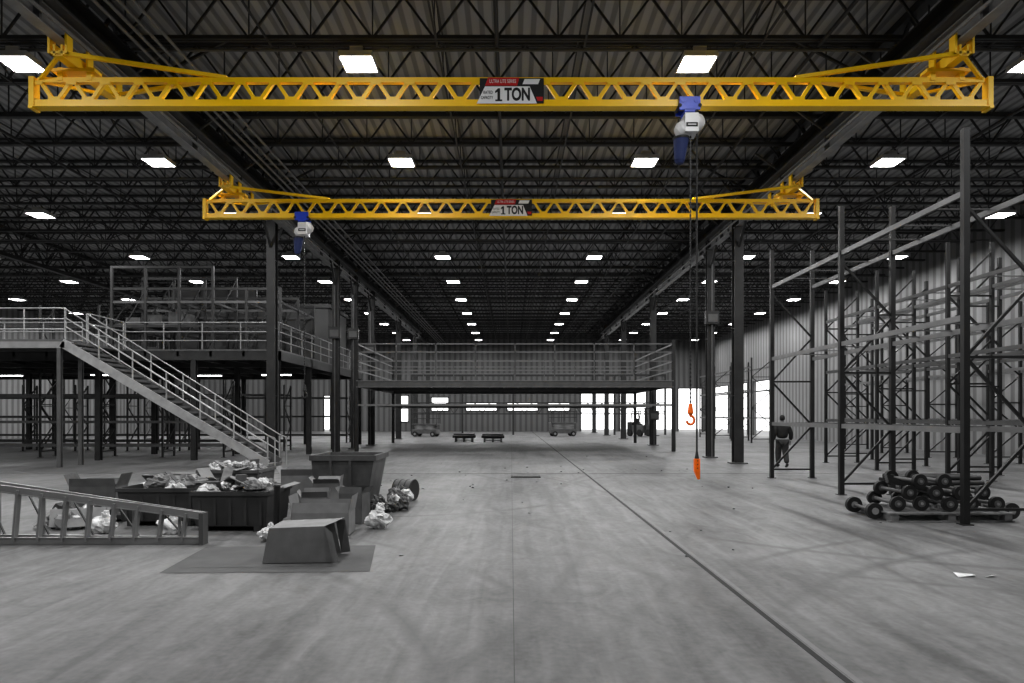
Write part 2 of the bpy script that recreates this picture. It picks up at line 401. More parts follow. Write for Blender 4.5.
    if pend:
        b = MB(); px = H+.16
        b.tube((px, -.05, .95), (px, -.05, zt2-.35), .018, M_blackr, 6)
        b.box(px-.05, px+.05, -.10, 0, .72, .96, M_orange); b.tube((px, -.05, .96), (px, -.05, 1.10), .045, M_blackr, 8, .02)
        b.add([(px-.05, -.10, .72), (px+.05, -.10, .72), (px+.05, 0, .72), (px-.05, 0, .72), (px+.01, -.07, .56), (px+.055, -.07, .56), (px+.055, -.03, .56), (px+.01, -.03, .56)],
              [(0,1,5,4),(1,2,6,5),(2,3,7,6),(3,0,4,7),(4,5,6,7)], M_orange)
        for zz in (.78, .85, .92): b.tube((px, -.112, zz), (px, -.10, zz), .010, M_blackr, 10)
        b.obj('pendant_control', E)
    return E
bridge_crane(13.2, 3.42, 1.60, True)
bridge_crane(20.6, -6.28, 2.3, False)

# ------------------------------------------------------------ lights
LM = mat('lamp_housing', .5, .4, 0, .05); LE = mat('lamp_lens', .9, .4, 0, .01, emis=10)
b = MB(); R = .36
b.box(-R, R, -R, R, .03, .12, LM); b.box(-.14, .14, -.28, .28, .12, .26, LM); b.box(-R+.03, R-.03, -R+.03, R-.03, .02, .031, LE)
for q in (-.3, .3): b.tube((q, 0, .12), (q, 0, .4), .008, M_steel_d, 5)
for q in (-R, R):
    b.box(q-.015, q+.015, -R, R, 0, .05, LM); b.box(-R, R, q-.015, q+.015, 0, .05, LM)
proto = b.obj('high_bay_light'); lm = proto.data; first = True
ld = bpy.data.lights.new('lamp', 'AREA'); ld.shape = 'SQUARE'; ld.size = .66; ld.energy = 205
ROWS = [2.5, 8.6, 14.9, 20.7, 26.2, 33.2, 39.3, 45.4, 51.5, 57.6, 63.7, 69.8]
for y in ROWS:
    for c in range(8):
        x = -32.8+7.37*c
        if first: o = proto; first = False
        else: o = bpy.data.objects.new('high_bay_light', lm); scene.collection.objects.link(o)
        o.location = (x, y, 9.45)
        lo = bpy.data.objects.new('lamp', ld); scene.collection.objects.link(lo); lo.parent = o; lo.location = (0, 0, .012)

# ------------------------------------------------------------ racks
def rack(name, a0, a1, frames, h, levels, axis='Y', pm=M_rackb, bm=M_steel_m, deck=True, pw=.09, deckm=None, brace=1.0):
    b = MB()
    P = (lambda d, r, z: (d, r, z)) if axis == 'Y' else (lambda d, r, z: (r, d, z))
    for fr in frames:
        for a in (a0, a1):
            b.beam(P(a, fr, 0), P(a, fr, h), pw, pw, pm); b.beam(P(a, fr, 0), P(a, fr, .015), .18, .18, pm)
        z = .25; k = 0
        while z+brace < h:
            aa, bb = (a0, a1) if k % 2 == 0 else (a1, a0)
            b.beam(P(aa, fr, z), P(bb, fr, z+brace), .045, .045, pm)
            if k % 2 == 0: b.beam(P(a0, fr, z), P(a1, fr, z), .045, .045, pm)
            z += brace; k += 1
    for f0, f1 in zip(frames, frames[1:]):
        for z in levels:
            for a in (a0, a1): b.beam(P(a, f0, z), P(a, f1, z), .05, .10, bm)
            if deck:
                n = max(3, int(abs(f1-f0)/1.0))
                for i in range(1, n):
                    r = f0+(f1-f0)*i/n; b.beam(P(a0, r, z+.04), P(a1, r, z+.04), .05, .02, deckm or bm)
    return b.obj(name)
rack('pallet_rack', 7.45, 8.6, [11.2, 15.4, 19.5], 6.5, [1.55, 3.4, 5.45], bm=M_rackbeam, deckm=M_steel_m, pw=.10, brace=1.25)
rack('pallet_rack', 11.9, 13.1, [15.0, 18.6, 22.2, 25.8], 6.5, [1.6, 3.4, 5.3], bm=M_steel_m, brace=1.2)
rack('pallet_rack', 13.4, 14.6, [16.8, 20.4, 24.0, 27.6], 6.5, [1.6, 3.4, 5.3], bm=M_steel_m, brace=1.2)
rack('pallet_rack', 17.6, 18.8, [18.0, 21.6, 25.2, 28.8, 32.4, 36.0], 6.0, [1.6, 3.4, 5.1], bm=M_rackbeam, deckm=M_steel_m)
rack('pallet_rack', 15.5, 16.7, [44, 48, 52, 56], 5.5, [1.6, 3.4, 4.9], bm=M_steel_m, deck=False)
fx = [-33+2.6*i for i in range(9)]
rack('storage_rack', 29.0, 30.0, fx, 3.3, [.5, 1.5, 2.6], 'X', bm=M_steel_m, deck=False, pw=.07)
rack('storage_rack', 34.0, 35.0, [x+.9 for x in fx], 3.3, [.5, 1.7, 2.8], 'X', bm=M_steel_d, deck=False, pw=.07)
rack('storage_rack', 24.9, 25.8, [-34, -31.4, -28.8, -26.2, -23.6, -21.6], 2.7, [.4, 1.3, 2.4], 'X', bm=M_steel_m, deck=False, pw=.07)
rack('storage_rack', 44.0, 45.0, [-34+2.6*i for i in range(10)], 4.2, [.5, 1.7, 2.9], 'X', bm=M_steel_d, deck=False, pw=.08)

# ------------------------------------------------------------ left mezzanine with office and stair
DZ = 4.4; MX = -9.15
def rail(b, p, q, m, h=1.07, mids=(.35, .7), post=1.5, r=.025):
    p = V(p); q = V(q); n = max(1, round((q-p).length/post))
    for hh in list(mids)+[h]: b.tube(p+V((0, 0, hh)), q+V((0, 0, hh)), r, m, 6)
    for i in range(n+1):
        c = p+(q-p)*i/n; b.tube(c, c+V((0, 0, h)), r, m, 6)
b = MB()
b.box(-34, MX, 27.02, 42, DZ-.06, DZ, M_steel_m)
for yy in (27.12, 31.4, 35.7, 41.9): b.box(-34, MX, yy-.08, yy+.08, DZ-.42, DZ-.06, M_steel_d)
xx = -34
while xx < MX+.1: b.box(xx-.05, xx+.05, 27.04, 42, DZ-.28, DZ-.06, M_steel_d); xx += 1.3
b.box(MX-.1, MX, 27.04, 42, DZ-.42, DZ-.06, M_steel_d)
for px in (-33.9, -29.6, -25.2, -20.8, -16.4, -12.6, -9.3):
    for yy in (27.15, 31.4, 35.7, 41.9): b.hcol(px, yy, 0, DZ-.42, .2, M_steel_d, .02)
rail(b, (-34, 27.08, DZ), (-17, 27.08, DZ), M_steel_l); rail(b, (-15.3, 27.08, DZ), (MX-.05, 27.08, DZ), M_steel_l)
rail(b, (MX-.05, 27.08, DZ), (MX-.05, 41.9, DZ), M_steel_l)
b.obj('mezzanine_platform')
b = MB(); SX0, SX1 = -15.3, -8.35; nst = 24
b.box(-21, -15.3, 23.4, 27, DZ-.08, DZ, M_steel_m)
for yy in (23.45, 24.6): b.box(-21, -15.3, yy-.06, yy+.06, DZ-.3, DZ-.08, M_steel_l if yy < 24 else M_steel_m)
for px, py in ((-15.5, 23.45), (-15.5, 24.6), (-18.4, 23.45), (-20.9, 23.45)): b.hcol(px, py, 0, DZ-.3, .13, M_steel_m, .02)
rail(b, (-21, 23.45, DZ), (-15.3, 23.45, DZ), M_galv); rail(b, (-15.3, 24.7, DZ), (-15.3, 26.95, DZ), M_galv)
rail(b, (-21, 23.45, DZ), (-21, 26.95, DZ), M_galv)
for yy in (23.42, 24.62):
    b.beam((SX0-.1, yy, DZ-.12), (SX1, yy, .10), .06, .30, M_galv if yy < 24 else M_steel_m)
for i in range(nst):
    t = (i+.5)/nst; x = SX0+(SX1-SX0)*t; z = DZ*(1-t)
    b.box(x-.15, x+.15, 23.45, 24.59, z-.03, z+.01, M_steel_l)
    b.box(x+.13, x+.16, 23.45, 24.59, z-.07, z+.01, M_steel_m)
for yy in (23.42, 24.62):
    for hh in (.45, .75, 1.05): b.tube((SX0, yy, DZ+hh), (SX1, yy, .05+hh), .024, M_galv, 6)
    for i in range(7):
        t = i/6; b.tube((SX0+(SX1-SX0)*t, yy, DZ*(1-t)+.05), (SX0+(SX1-SX0)*t, yy, DZ*(1-t)+1.06), .026, M_galv, 6)
    b.tube((SX1, yy, 1.1), (SX1+.25, yy, 1.0), .024, M_galv, 6); b.tube((SX1+.25, yy, 1.0), (SX1+.25, yy, 0), .024, M_galv, 6)
b.obj('steel_staircase')
b = MB(); oz = DZ+.005
b.box(-14.0, -9.9, 37.0, 37.15, oz, 7.6, M_office); b.box(-14.0, -13.85, 37.15, 41, oz, 7.6, M_office); b.box(-10.05, -9.9, 37.15, 41, oz, 7.6, M_office)
b.box(-14.1, -9.8, 36.9, 41.1, 7.6, 7.8, M_steel_d)
for x in (-12.9, -11.2): b.box(x-.05, x+.05, 36.95, 37.0, oz, 7.6, M_steel_d)
b.box(-13.7, -13.0, 36.94, 37.0, oz, oz+2.1, M_steel_m); b.box(-12.6, -11.5, 36.93, 37.0, DZ+1.1, DZ+2.1, M_signb)
b.obj('mezzanine_office')
b = MB()
ys = (28.4, 30.8, 33.2); xs = (-16.6, -15.2, -13.8, -12.4, -11.0, -9.6)
for yy in ys:
    for x in xs: b.box(x-.05, x+.05, yy-.05, yy+.05, oz, 8.0 if x < -11.5 else 7.1, M_steel_d)
    for z in (5.5, 6.5, 7.05): b.box(xs[0], xs[-1], yy-.03, yy+.03, z-.05, z+.05, M_steel_m if z == 6.5 else M_steel_d)
    b.box(xs[0], -12.4, yy-.04, yy+.04, 7.9, 8.0, M_steel_d)
    for i in range(0, 5, 2): b.beam((xs[i], yy, 4.6), (xs[i+1], yy, 7.0), .04, .04, M_steel_d)
for x in xs:
    for z in (5.5, 6.5): b.box(x-.03, x+.03, ys[0], ys[-1], z-.05, z+.05, M_steel_d)
    if x < -11.5: b.beam((x, ys[0], 5.5), (x, ys[1], 7.9), .04, .04, M_steel_d)
b.box(-16.5, -13.9, 28.5, 30.5, 5.56, 5.6, M_steel_m)
for i, x in enumerate((-16.2, -15.3, -14.4)): b.box(x, x+.6, 28.7, 29.8, 5.6, 5.9+.12*i, M_card2)
b.box(-16.6, -12.5, 33.28, 33.33, oz, 7.95, M_office); b.box(-12.4, -9.7, 33.28, 33.33, oz, 7.0, M_office)
b.obj('mezzanine_shelving_frame')
for i, (x, y) in enumerate([(-11, 32.0), (-14.5, 32.6), (-19, 32.0), (-24, 32.6), (-28, 32), (-31, 32.6)]):
    b = MB(); b.box(-.7, .7, -.08, .08, .04, .1, LM); b.tube((-.68, 0, .02), (.68, 0, .02), .02, LE, 8)
    b.tube((-.5, 0, .1), (-.5, 0, .45), .006, M_steel_d, 5); b.tube((.5, 0, .1), (.5, 0, .45), .006, M_steel_d, 5)
    o = b.obj('strip_light', loc=(x, y, DZ-.75))
    l2 = bpy.data.lights.new('tube', 'AREA'); l2.shape = 'RECTANGLE'; l2.size = 1.3; l2.size_y = .1; l2.energy = 30
    lo = bpy.data.objects.new('tube', l2); scene.collection.objects.link(lo); lo.parent = o; lo.location = (0, 0, -.01)
rack('storage_rack', 34.8, 35.8, [-33, -30, -27, -24, -21, -18], 7.4, [DZ+.8, DZ+2.0], 'X', bm=M_steel_d, deck=False, pw=.09)

# ------------------------------------------------------------ cross-aisle platform
b = MB(); m = M_rackbeam; X0, X1, Y0, Y1, PZ = -7.6, 8.0, 33.6, 44.0, 3.5
for yy in (Y0, (Y0+Y1)/2, Y1):
    b.box(X0, X1, yy-.05, yy+.05, PZ-.32, PZ-.02, M_steel_m); b.box(X0, X1, yy-.09, yy+.09, PZ-.04, PZ, m); b.box(X0, X1, yy-.09, yy+.09, PZ-.34, PZ-.31, m)
    b.box(X0, X1, yy-.05, yy+.05, 2.24, 2.34, m)
for xx in (X0, X1): b.box(xx-.05, xx+.05, Y0, Y1, PZ-.32, PZ, M_steel_m)
x = X0
while x < X1: b.box(x-.03, x+.03, Y0, Y1, PZ-.2, PZ-.02, M_steel_d); x += .8
b.box(X0, X1, Y0, Y1, PZ-.02, PZ, M_steel_m)
for yy in (Y0, Y1):
    for xx in (X0, X1): b.hcol(xx, yy, 0, 5.5, .16, M_steel_d, .02)
    for z in (4.0, 4.45, 4.9, 5.3): b.box(X0, X1, yy-.03, yy+.03, z-.03, z+.03, m)
    for i in range(0, 9): xx = X0+(X1-X0)*i/8; b.box(xx-.03, xx+.03, yy-.03, yy+.03, PZ, 5.33, M_steel_m)
for xx in (X0, X1):
    for z in (4.0, 4.45, 4.9, 5.3): b.box(xx-.03, xx+.03, Y0, Y1, z-.03, z+.03, m)
b.obj('cross_aisle_platform')
b = MB(); yy = 62
for z in (1.9, 2.9): b.box(-9, 14, yy-.05, yy+.05, z-.05, z+.05, M_steel_d)
for i in range(18):
    x = -9+i*23/18; b.beam((x, yy, 1.9), (x+.64, yy, 2.9), .06, .06, M_steel_d); b.beam((x+.64, yy, 2.9), (x+1.28, yy, 1.9), .06, .06, M_steel_d)
for x in (-9, -4.4, .2, 9.4, 14): b.box(x-.08, x+.08, yy-.08, yy+.08, 0, 5.5, M_steel_d)
b.box(-9, 14, yy-.05, yy+.05, 5.3, 5.5, M_steel_d)
b.obj('lattice_girder_frame')

# ------------------------------------------------------------ foreground: stepladder on its side
b = MB()
xt, xb = -4.30, -9.4
def topz(x): return .40+(xt-x)*.14
for yo, m in ((0, M_alu), (.22, M_alu)):
    b.beam((xt, 9.5+yo*.3, .05), (xb, 9.42+yo*1.6, .05), .03, .09, m)
    b.beam((xt, 9.5+yo*.3, topz(xt)), (xb, 9.42+yo*1.6, topz(xb)), .03, .09, m)
    b.beam((xt, 9.5+yo*.3, .10), (xb, 9.42+yo*1.6, .10), .06, .012, m); b.beam((xt, 9.5+yo*.3, topz(xt)-.05), (xb, 9.42+yo*1.6, topz(xb)-.05), .06, .012, m)
x = xt-.25; k = 0
while x > xb:
    t = (xt-x)/(xt-xb)
    b.beam((x-.02, 9.5-.08*t, .05), (x+.04, 9.5-.08*t, topz(x)), .09, .03, M_alu, up=(1, 0, 0))
    if k % 2 == 0:
        yb = 9.5+.066+.27*t
        b.beam((x-.1, yb, .06), (x-.1, yb, topz(x)), .04, .03, M_alu, up=(1, 0, 0))
        b.beam((x, yb, .06), (x-.33, yb, topz(x)), .03, .015, M_steel_m, up=(1, 0, 0))
    x -= .33; k += 1
b.box(xt-.02, xt+.04, 9.44, 9.60, .0, .44, M_steel_m)
b.obj('stepladder')

# ------------------------------------------------------------ foreground: bins and debris
def open_bin(name, x0, x1, y0, y1, h, m, junk, seed, t=.03, taper=.05):
    E = empty(name, ((x0+x1)/2, (y0+y1)/2, 0)); b = MB(); w = (x1-x0)/2; d = (y1-y0)/2
    def ring(i, z, k): return [(-w+i+k, -d+i+k, z), (w-i-k, -d+i+k, z), (w-i-k, d-i-k, z), (-w+i+k, d-i-k, z)]
    vs = ring(0, .08, taper)+ring(0, h, 0)+ring(t, h, 0)+ring(t, .12, taper)
    fs = [(0,1,5,4),(1,2,6,5),(2,3,7,6),(3,0,4,7),(4,5,9,8),(5,6,10,9),(6,7,11,10),(7,4,8,11),(8,9,13,12),(9,10,14,13),(10,11,15,14),(11,8,12,15),(12,13,14,15),(3,2,1,0)]
    b.add(vs, fs, m)
    for s in (-1, 1):
        b.box(-w-.02, w+.02, s*d-.02, s*d+.02, h-.06, h, m); b.box(s*w-.02, s*w+.02, -d, d, h-.06, h, m)
        b.box(s*w*.7-.06, s*w*.7+.06, -d+.05, d-.05, 0, .09, m)
    for i in range(5):
        x = -w*.8+i*w*.4; b.box(x-.02, x+.02, -d-.012+taper*.4, -d+.06, .1, h-.06, m)
    b.obj('body', E)
    b = MB(); rr = random.Random(seed)
    b.box(-w+.06, w-.06, -d+.06, d-.06, .15, h*.72, M_card2)
    for i in range(junk):
        c = (rr.uniform(-w*.75, w*.75), rr.uniform(-d*.7, d*.7), h*.88+rr.uniform(0, .16))
        if rr.random() < .5: b.blob(c, (rr.uniform(.09, .2), rr.uniform(.08, .16), rr.uniform(.06, .14)), rr.choice([M_plw, M_plw, M_card, M_steel_l, M_bin]), rr.random()*50, .6)
        else:
            p = V(c); q = p+V((rr.uniform(-.35, .35), rr.uniform(-.3, .3), rr.uniform(-.1, .25)))
            b.beam(p, q, rr.uniform(.1, .35), .012, rr.choice([M_card, M_card, M_card2, M_wood]))
    b.obj('contents', E)
open_bin('waste_bin', -4.92, -3.74, 10.5, 11.6, .62, M_bin, 36, 3)
open_bin('waste_bin', -6.35, -5.05, 11.0, 12.1, .62, M_bin, 34, 5)
open_bin('waste_bin', -5.7, -4.6, 12.4, 13.3, .80, M_card2, 36, 9)
b = MB(); x0, x1, y0, y1, h = -3.72, -2.62, 12.7, 13.9, 1.04
vs = [(x0+.05, y0+.05, .12), (x1-.08, y0+.05, .12), (x1-.08, y1, .12), (x0+.05, y1, .12), (x0, y0, h), (x1+.08, y0, h), (x1+.08, y1+.1, h), (x0, y1+.1, h)]
vi = [(x0+.08, y0+.08, .16), (x1-.11, y0+.08, .16), (x1-.11, y1-.03, .16), (x0+.08, y1-.03, .16), (x0+.03, y0+.03, h), (x1+.05, y0+.03, h), (x1+.05, y1+.07, h), (x0+.03, y1+.07, h)]
b.add(vs+vi, [(0,1,5,4),(1,2,6,5),(2,3,7,6),(3,0,4,7),(3,2,1,0),(12,13,9,8),(13,14,10,9),(14,15,11,10),(15,12,8,11),(8,9,10,11),(4,5,13,12),(5,6,14,13),(6,7,15,14),(7,4,12,15)], M_hop)
b.box(x0-.03, x1+.11, y0-.03, y0+.02, h-.09, h+.01, M_hop); b.box(x1+.06, x1+.11, y0, y1+.1, h-.09, h+.01, M_hop)
b.box(x0-.03, x0+.02, y0, y1+.1, h-.09, h+.01, M_hop)
b.box(x0, x1, y0+.15, y0+.3, 0, .12, M_steel_d); b.box(x0, x1, y1-.3, y1-.15, 0, .12, M_steel_d)
for q in (.33, .66): b.beam((x0+(x1-x0)*q, y0+.02, .14), (x0+(x1-x0)*q, y0-.01, h-.08), .05, .04, M_hop)
b.obj('self_dumping_hopper')
def carton(name, x, y, w, d, h, rot, m=M_card, flaps=True, tilt=0, seed=0, tape=True):
    b = MB(); t = .008
    b.box(-w/2, w/2, -d/2, -d/2+t, 0, h, m); b.box(-w/2, w/2, d/2-t, d/2, 0, h, m)
    b.box(-w/2, -w/2+t, -d/2, d/2, 0, h, m); b.box(w/2-t, w/2, -d/2, d/2, 0, h, m); b.box(-w/2, w/2, -d/2, d/2, 0, t, m)
    if flaps:
        rr = random.Random(seed)
        for s in (-1, 1):
            a = rr.uniform(-.5, .9); l = d*.3
            b.add([(-w/2, s*d/2, h), (w/2, s*d/2, h), (w/2*.97, s*(d/2+l*math.sin(a)), h+l*math.cos(a)), (-w/2*.97, s*(d/2+l*math.sin(a)), h+l*math.cos(a))], [(0, 1, 2, 3)], m)
            a = rr.uniform(.1, .7); l = w*.3
            b.add([(s*w/2, -d/2, h), (s*w/2, d/2, h), (s*(w/2+l*math.sin(a)), d/2*.95, h+l*math.cos(a)), (s*(w/2+l*math.sin(a)), -d/2*.95, h+l*math.cos(a))], [(0, 1, 2, 3)], m)
        for i in range(5): b.blob((rr.uniform(-w*.3, w*.3), rr.uniform(-d*.25, d*.25), h*.9), (w*.16, d*.16, .09), rr.choice([M_plw, M_card, M_bin]), seed+i*7, .6, 8)
    else:
        b.box(-w/2, w/2, -d/2, d/2, h-t, h, m)
        if tape: b.box(-w/2-.001, w/2+.001, -.03, .03, h, h+.002, M_steel_l)
    return b.obj(name, loc=(x, y, .002), rot=(0, tilt, rot))
b = MB(); t = .01; w, d, h = .86, .55, .42
prof = [(-.44, 0), (.40, 0), (.30, .44), (-.36, .42)]
for yy in (0, d): b.add([(px, yy, pz) for px, pz in prof]+[(px, yy+t, pz) for px, pz in prof], [(0,1,2,3),(7,6,5,4),(0,4,5,1),(2,6,7,3),(3,7,4,0),(1,5,6,2)], M_card)
b.add([(-.44, 0, 0), (-.44, d, 0), (-.36, d, .42), (-.36, 0, .42)], [(0, 1, 2, 3)], M_card)
b.add([(-.36, 0, .42), (.30, 0, .44), (.33, d, .45), (-.34, d, .43)], [(0, 1, 2, 3)], M_card)
b.add([(-.44, 0, .004), (.40, 0, .004), (.40, d, .004), (-.44, d, .004)], [(0, 1, 2, 3)], M_card2)
b.add([(.40, 0, .004), (.30, 0, .44), (.42, -.13, .38), (.50, -.16, .03)], [(0, 1, 2, 3)], M_card)
b.add([(.40, d, .004), (.33, d, .44), (.46, d-.05, .44), (.52, d, .02)], [(0, 1, 2, 3)], M_card)
b.add([(.30, 0, .44), (.33, d, .45), (.45, d-.05, .47), (.41, .05, .48)], [(0, 1, 2, 3)], M_card)
b.obj('open_cardboard_box', loc=(-2.56, 8.25, .014), rot=(0, 0, .06))
carton('cardboard_box', -2.85, 10.4, .85, .5, .34, .03, M_card, True, seed=4)
carton('cardboard_box', -3.25, 11.35, .42, .4, .45, .2, M_card, True, seed=6)
carton('cardboard_box', -2.62, 11.45, .4, .36, .5, -.2, M_card2, True, seed=8)
carton('cardboard_box', -7.6, 12.6, .8, .5, .5, .1, M_card2, True, seed=11)
carton('cardboard_box', -6.55, 13.9, .9, .6, .62, -.1, M_card2, False)
carton('cardboard_box', -4.4, 14.3, .7, .5, .55, .1, M_card, True, seed=19)
carton('cardboard_box', -3.25, 12.15, .45, .4, .6, .1, M_card, True, seed=23)
b = MB(); b.tube((0, 0, 0), (.03, 0, .74), .045, M_blackr, 12); b.tube((.03, 0, .74), (.03, 0, .76), .05, M_steel_m, 12); b.tube((0, 0, 0), (0, 0, .03), .10, M_blackr, 14)
b.obj('bollard_post', loc=(-3.52, 10.2, 0))
b = MB(); c = V((0, 0, .22))
b.tube(c, c+V((.38, -.12, 0)), .215, M_steel_m, 22)
for k in (0, .33, .66, 1): p = c+V((.38, -.12, 0))*k; b.tube(p-V((.012, -.004, 0)), p+V((.012, -.004, 0)), .222, M_steel_d, 22)
o = b.obj('tipped_drum', loc=(-2.42, 14.5, .003))
b = MB(); rr = random.Random(21)
for i in range(22):
    x = rr.uniform(-2.35, -2.05); y = rr.uniform(11.9, 13.9); s = rr.uniform(.05, .12)
    b.blob((x, y, s*.8+rr.uniform(0, .22)), (s*1.1, s, s), rr.choice([M_plw, M_card, M_card2, M_bin, M_bin]), i*3.1, .6, 8)
b.obj('rubbish_heap')
b = MB()
for i in range(24):
    x = rr.uniform(-7.6, -6.6); y = rr.uniform(10.6, 11.9); s = rr.uniform(.07, .17)
    if i % 3: b.blob((x, y, s*.8), (s*1.3, s, s), rr.choice([M_card2, M_plw, M_bin, M_card]), i*5.1, .6, 8)
    else: b.beam((x, y, .05), (x+rr.uniform(-.3, .3), y+.2, .3), .3, .012, M_card)
b.obj('rubbish_heap')
def bag(x, y, s, seed):
    b = MB(); b.blob((0, 0, .15*s), (.20*s, .16*s, .15*s), M_plw, seed, .5, 12); b.blob((.03*s, 0, .32*s), (.06*s, .05*s, .07*s), M_plw, seed+5, .5, 8); b.obj('plastic_bag', loc=(x, y, 0))
bag(-2.12, 10.85, .9, 4); bag(-3.45, 9.75, .7, 11); bag(-4.2, 12.15, 1.1, 23); bag(-5.15, 10.35, .8, 31); bag(-6.2, 10.4, .9, 41)
b = MB(); b.add([(-4.0, 7.75, .004), (-1.62, 7.83, .004), (-1.86, 9.38, .010), (-4.15, 9.3, .004)], [(0, 1, 2, 3)], M_sheet)
b.add([(-3.9, 8.0, .008), (-2.0, 8.1, .008), (-2.05, 8.12, .010), (-3.9, 8.02, .010)], [(0, 1, 2, 3)], M_card2)
b.obj('flattened_cardboard_sheet')
b = MB(); b.add([(0, 0, .004), (.22, .04, .02), (.26, .16, .004), (.03, .14, .03)], [(0, 1, 2, 3)], M_plw); b.add([(.3, .02, .004), (.42, .0, .03), (.44, .1, .006)], [(0, 1, 2)], M_plw)
b.obj('paper_scrap', loc=(4.95, 7.55, 0))
b = MB()
for i in range(60):
    x = rr.uniform(-6, 6.5); y = rr.uniform(7, 30); s = rr.uniform(.010, .03)
    if -8 < x < -1.5 and y < 15: continue
    b.blob((x, y, s*.5), (s*1.4, s, s*.5), M_card2 if i % 2 else M_steel_l, i, .4, 4)
b.obj('floor_litter')

# ------------------------------------------------------------ pallet with wheel sets (right)
E = empty('pallet_of_trolley_wheels', (7.4, 12.1, 0))
b = MB()
for x in (-.95, 0, .95): b.box(x-.06, x+.06, -.65, .55, .02, .13, M_wood)
for i in range(8): y = -.6+i*.162; b.box(-1.05, 1.05, y-.06, y+.06, .13, .155, M_wood)
for y in (-.6, 0, .5): b.box(-1.05, 1.05, y-.06, y+.06, 0, .02, M_wood)
b.obj('pallet', E)
b = MB(); rr = random.Random(5)
for lev, cnt in ((0, 5), (1, 4), (2, 2)):
    for i in range(cnt):
        x = -.8+i*.42+lev*.2; z = .155+.13+lev*.19; y0 = -.5+rr.uniform(-.06, .06); y1 = .45+rr.uniform(-.06, .06); dx = rr.uniform(-.12, .12)
        p = V((x, y0, z)); q = V((x+dx, y1, z)); d = (q-p).normalized()
        b.tube(p, q, .035, M_steel_m, 10)
        for c in (p+d*.05, q-d*.05):
            b.tube(c-d*.035, c+d*.035, .125, M_blackr, 20); b.tube(c-d*.045, c+d*.045, .06, M_steel_m, 14); b.tube(c-d*.055, c+d*.055, .025, M_steel_l, 8)
for x in (-1.15, 1.2):
    p = V((x, -.35, .15)); q = V((x, .35, .17)); b.tube(p, q, .03, M_steel_m, 8)
    for c in (p, q): b.tube(c-V((0, .04, 0)), c+V((0, .04, 0)), .14, M_blackr, 20); b.tube(c-V((0, .05, 0)), c+V((0, .05, 0)), .06, M_steel_l, 12)
for k in range(4):
    b.beam((-.9+.1*k, -.3+.2*k, .66+.02*k), (.5, -.25+.15*k, .33), .09, .05, M_steel_d)
b.obj('wheel_sets', E)
b = MB()
for x in (-.95, 0, .95): b.box(x-.05, x+.05, -.55, .55, 0, .1, M_wood)
for i in range(7): y = -.5+i*.165; b.box(-1.1, 1.1, y-.055, y+.055, .1, .125, M_wood)
for i in range(7): b.tube((-1, -.42+.14*i, .19), (1, -.40+.14*i, .19), .06, M_steel_d, 10)
for i in range(5): b.tube((-1, -.3+.14*i, .30), (1, -.3+.14*i, .30), .06, M_steel_d, 10)
b.obj('pipe_stack', loc=(10.2, 16.6, 0))

# ------------------------------------------------------------ distant things
def pallet_stack(x, y):
    b = MB()
    for k in range(2):
        z = k*.14
        for xx in (-.55, 0, .55): b.box(xx-.05, xx+.05, -.5, .5, z, z+.1, M_wood)
        for i in range(6): yy = -.45+i*.18; b.box(-.6, .6, yy-.06, yy+.06, z+.1, z+.13, M_wood)
    for i in range(5): b.tube((-.75, -.4+.2*i, .36), (.75, -.38+.2*i, .36), .085, M_blackr, 12)
    for i in range(3): b.tube((-.7, -.2+.2*i, .5), (.7, -.2+.2*i, .5), .07, M_steel_m, 12)
    b.obj('pallet_of_pipes', loc=(x, y, 0))
pallet_stack(-3.15, 46); pallet_stack(-1.2, 45.5)
def scissor_lift(x, y, h, rot):
    b = MB(); b.box(-1.1, 1.1, -.4, .4, .25, .6, M_steel_m)
    for sx in (-.8, .8):
        for sy in (-.42, .42): b.tube((sx, sy-.08, .22), (sx, sy+.08, .22), .22, M_blackr, 18); b.tube((sx, sy-.09, .22), (sx, sy+.09, .22), .1, M_steel_l, 12)
    n = 3; dz = (h-.6)/n
    for k in range(n):
        z = .6+k*dz
        for sy in (-.3, .3): b.beam((-.9, sy, z), (.9, sy, z+dz), .05, .08, M_steel_l); b.beam((.9, sy, z), (-.9, sy, z+dz), .05, .08, M_steel_l)
    b.box(-1.15, 1.15, -.42, .42, h, h+.08, M_steel_m)
    for sy in (-.4, .4):
        for hh in (.5, 1.0): b.tube((-1.12, sy, h+hh), (1.12, sy, h+hh), .03, M_steel_d, 6)
        for xx in (-1.12, 0, 1.12): b.tube((xx, sy, h), (xx, sy, h+1.0), .03, M_steel_d, 6)
    for xx in (-1.12, 1.12): b.tube((xx, -.4, h+1), (xx, .4, h+1), .03, M_steel_d, 6)
    b.obj('scissor_lift', loc=(x, y, 0), rot=(0, 0, rot))
scissor_lift(4.4, 58, 1.1, .2); scissor_lift(-7.1, 57, 1.0, -.3)
b = MB()
b.box(-.5, .5, -1.0, .7, .3, .95, M_steel_m); b.box(-.5, .5, .4, 1.0, .3, 1.2, M_steel_d)
for sx in (-.5, .5):
    for yy in (-.7, .6): b.tube((sx-.1, yy, .3), (sx+.1, yy, .3), .3, M_blackr, 18)
    b.beam((sx*.9, -.6, .9), (sx*.9, -.4, 2.1), .06, .06, M_steel_d); b.beam((sx*.9, .6, 1.1), (sx*.9, .4, 2.1), .06, .06, M_steel_d)
    b.box(sx*.6-.05, sx*.6+.05, -1.2, -1.08, .1, 2.4, M_steel_d); b.box(sx*.5-.06, sx*.5+.06, -2.2, -1.2, .08, .13, M_steel_d)
b.box(-.5, .5, -.45, .45, 2.08, 2.14, M_steel_d); b.box(-.3, .3, -.1, .35, .95, 1.05, M_blackr); b.box(-.3, .3, .3, .38, 1.05, 1.5, M_blackr)
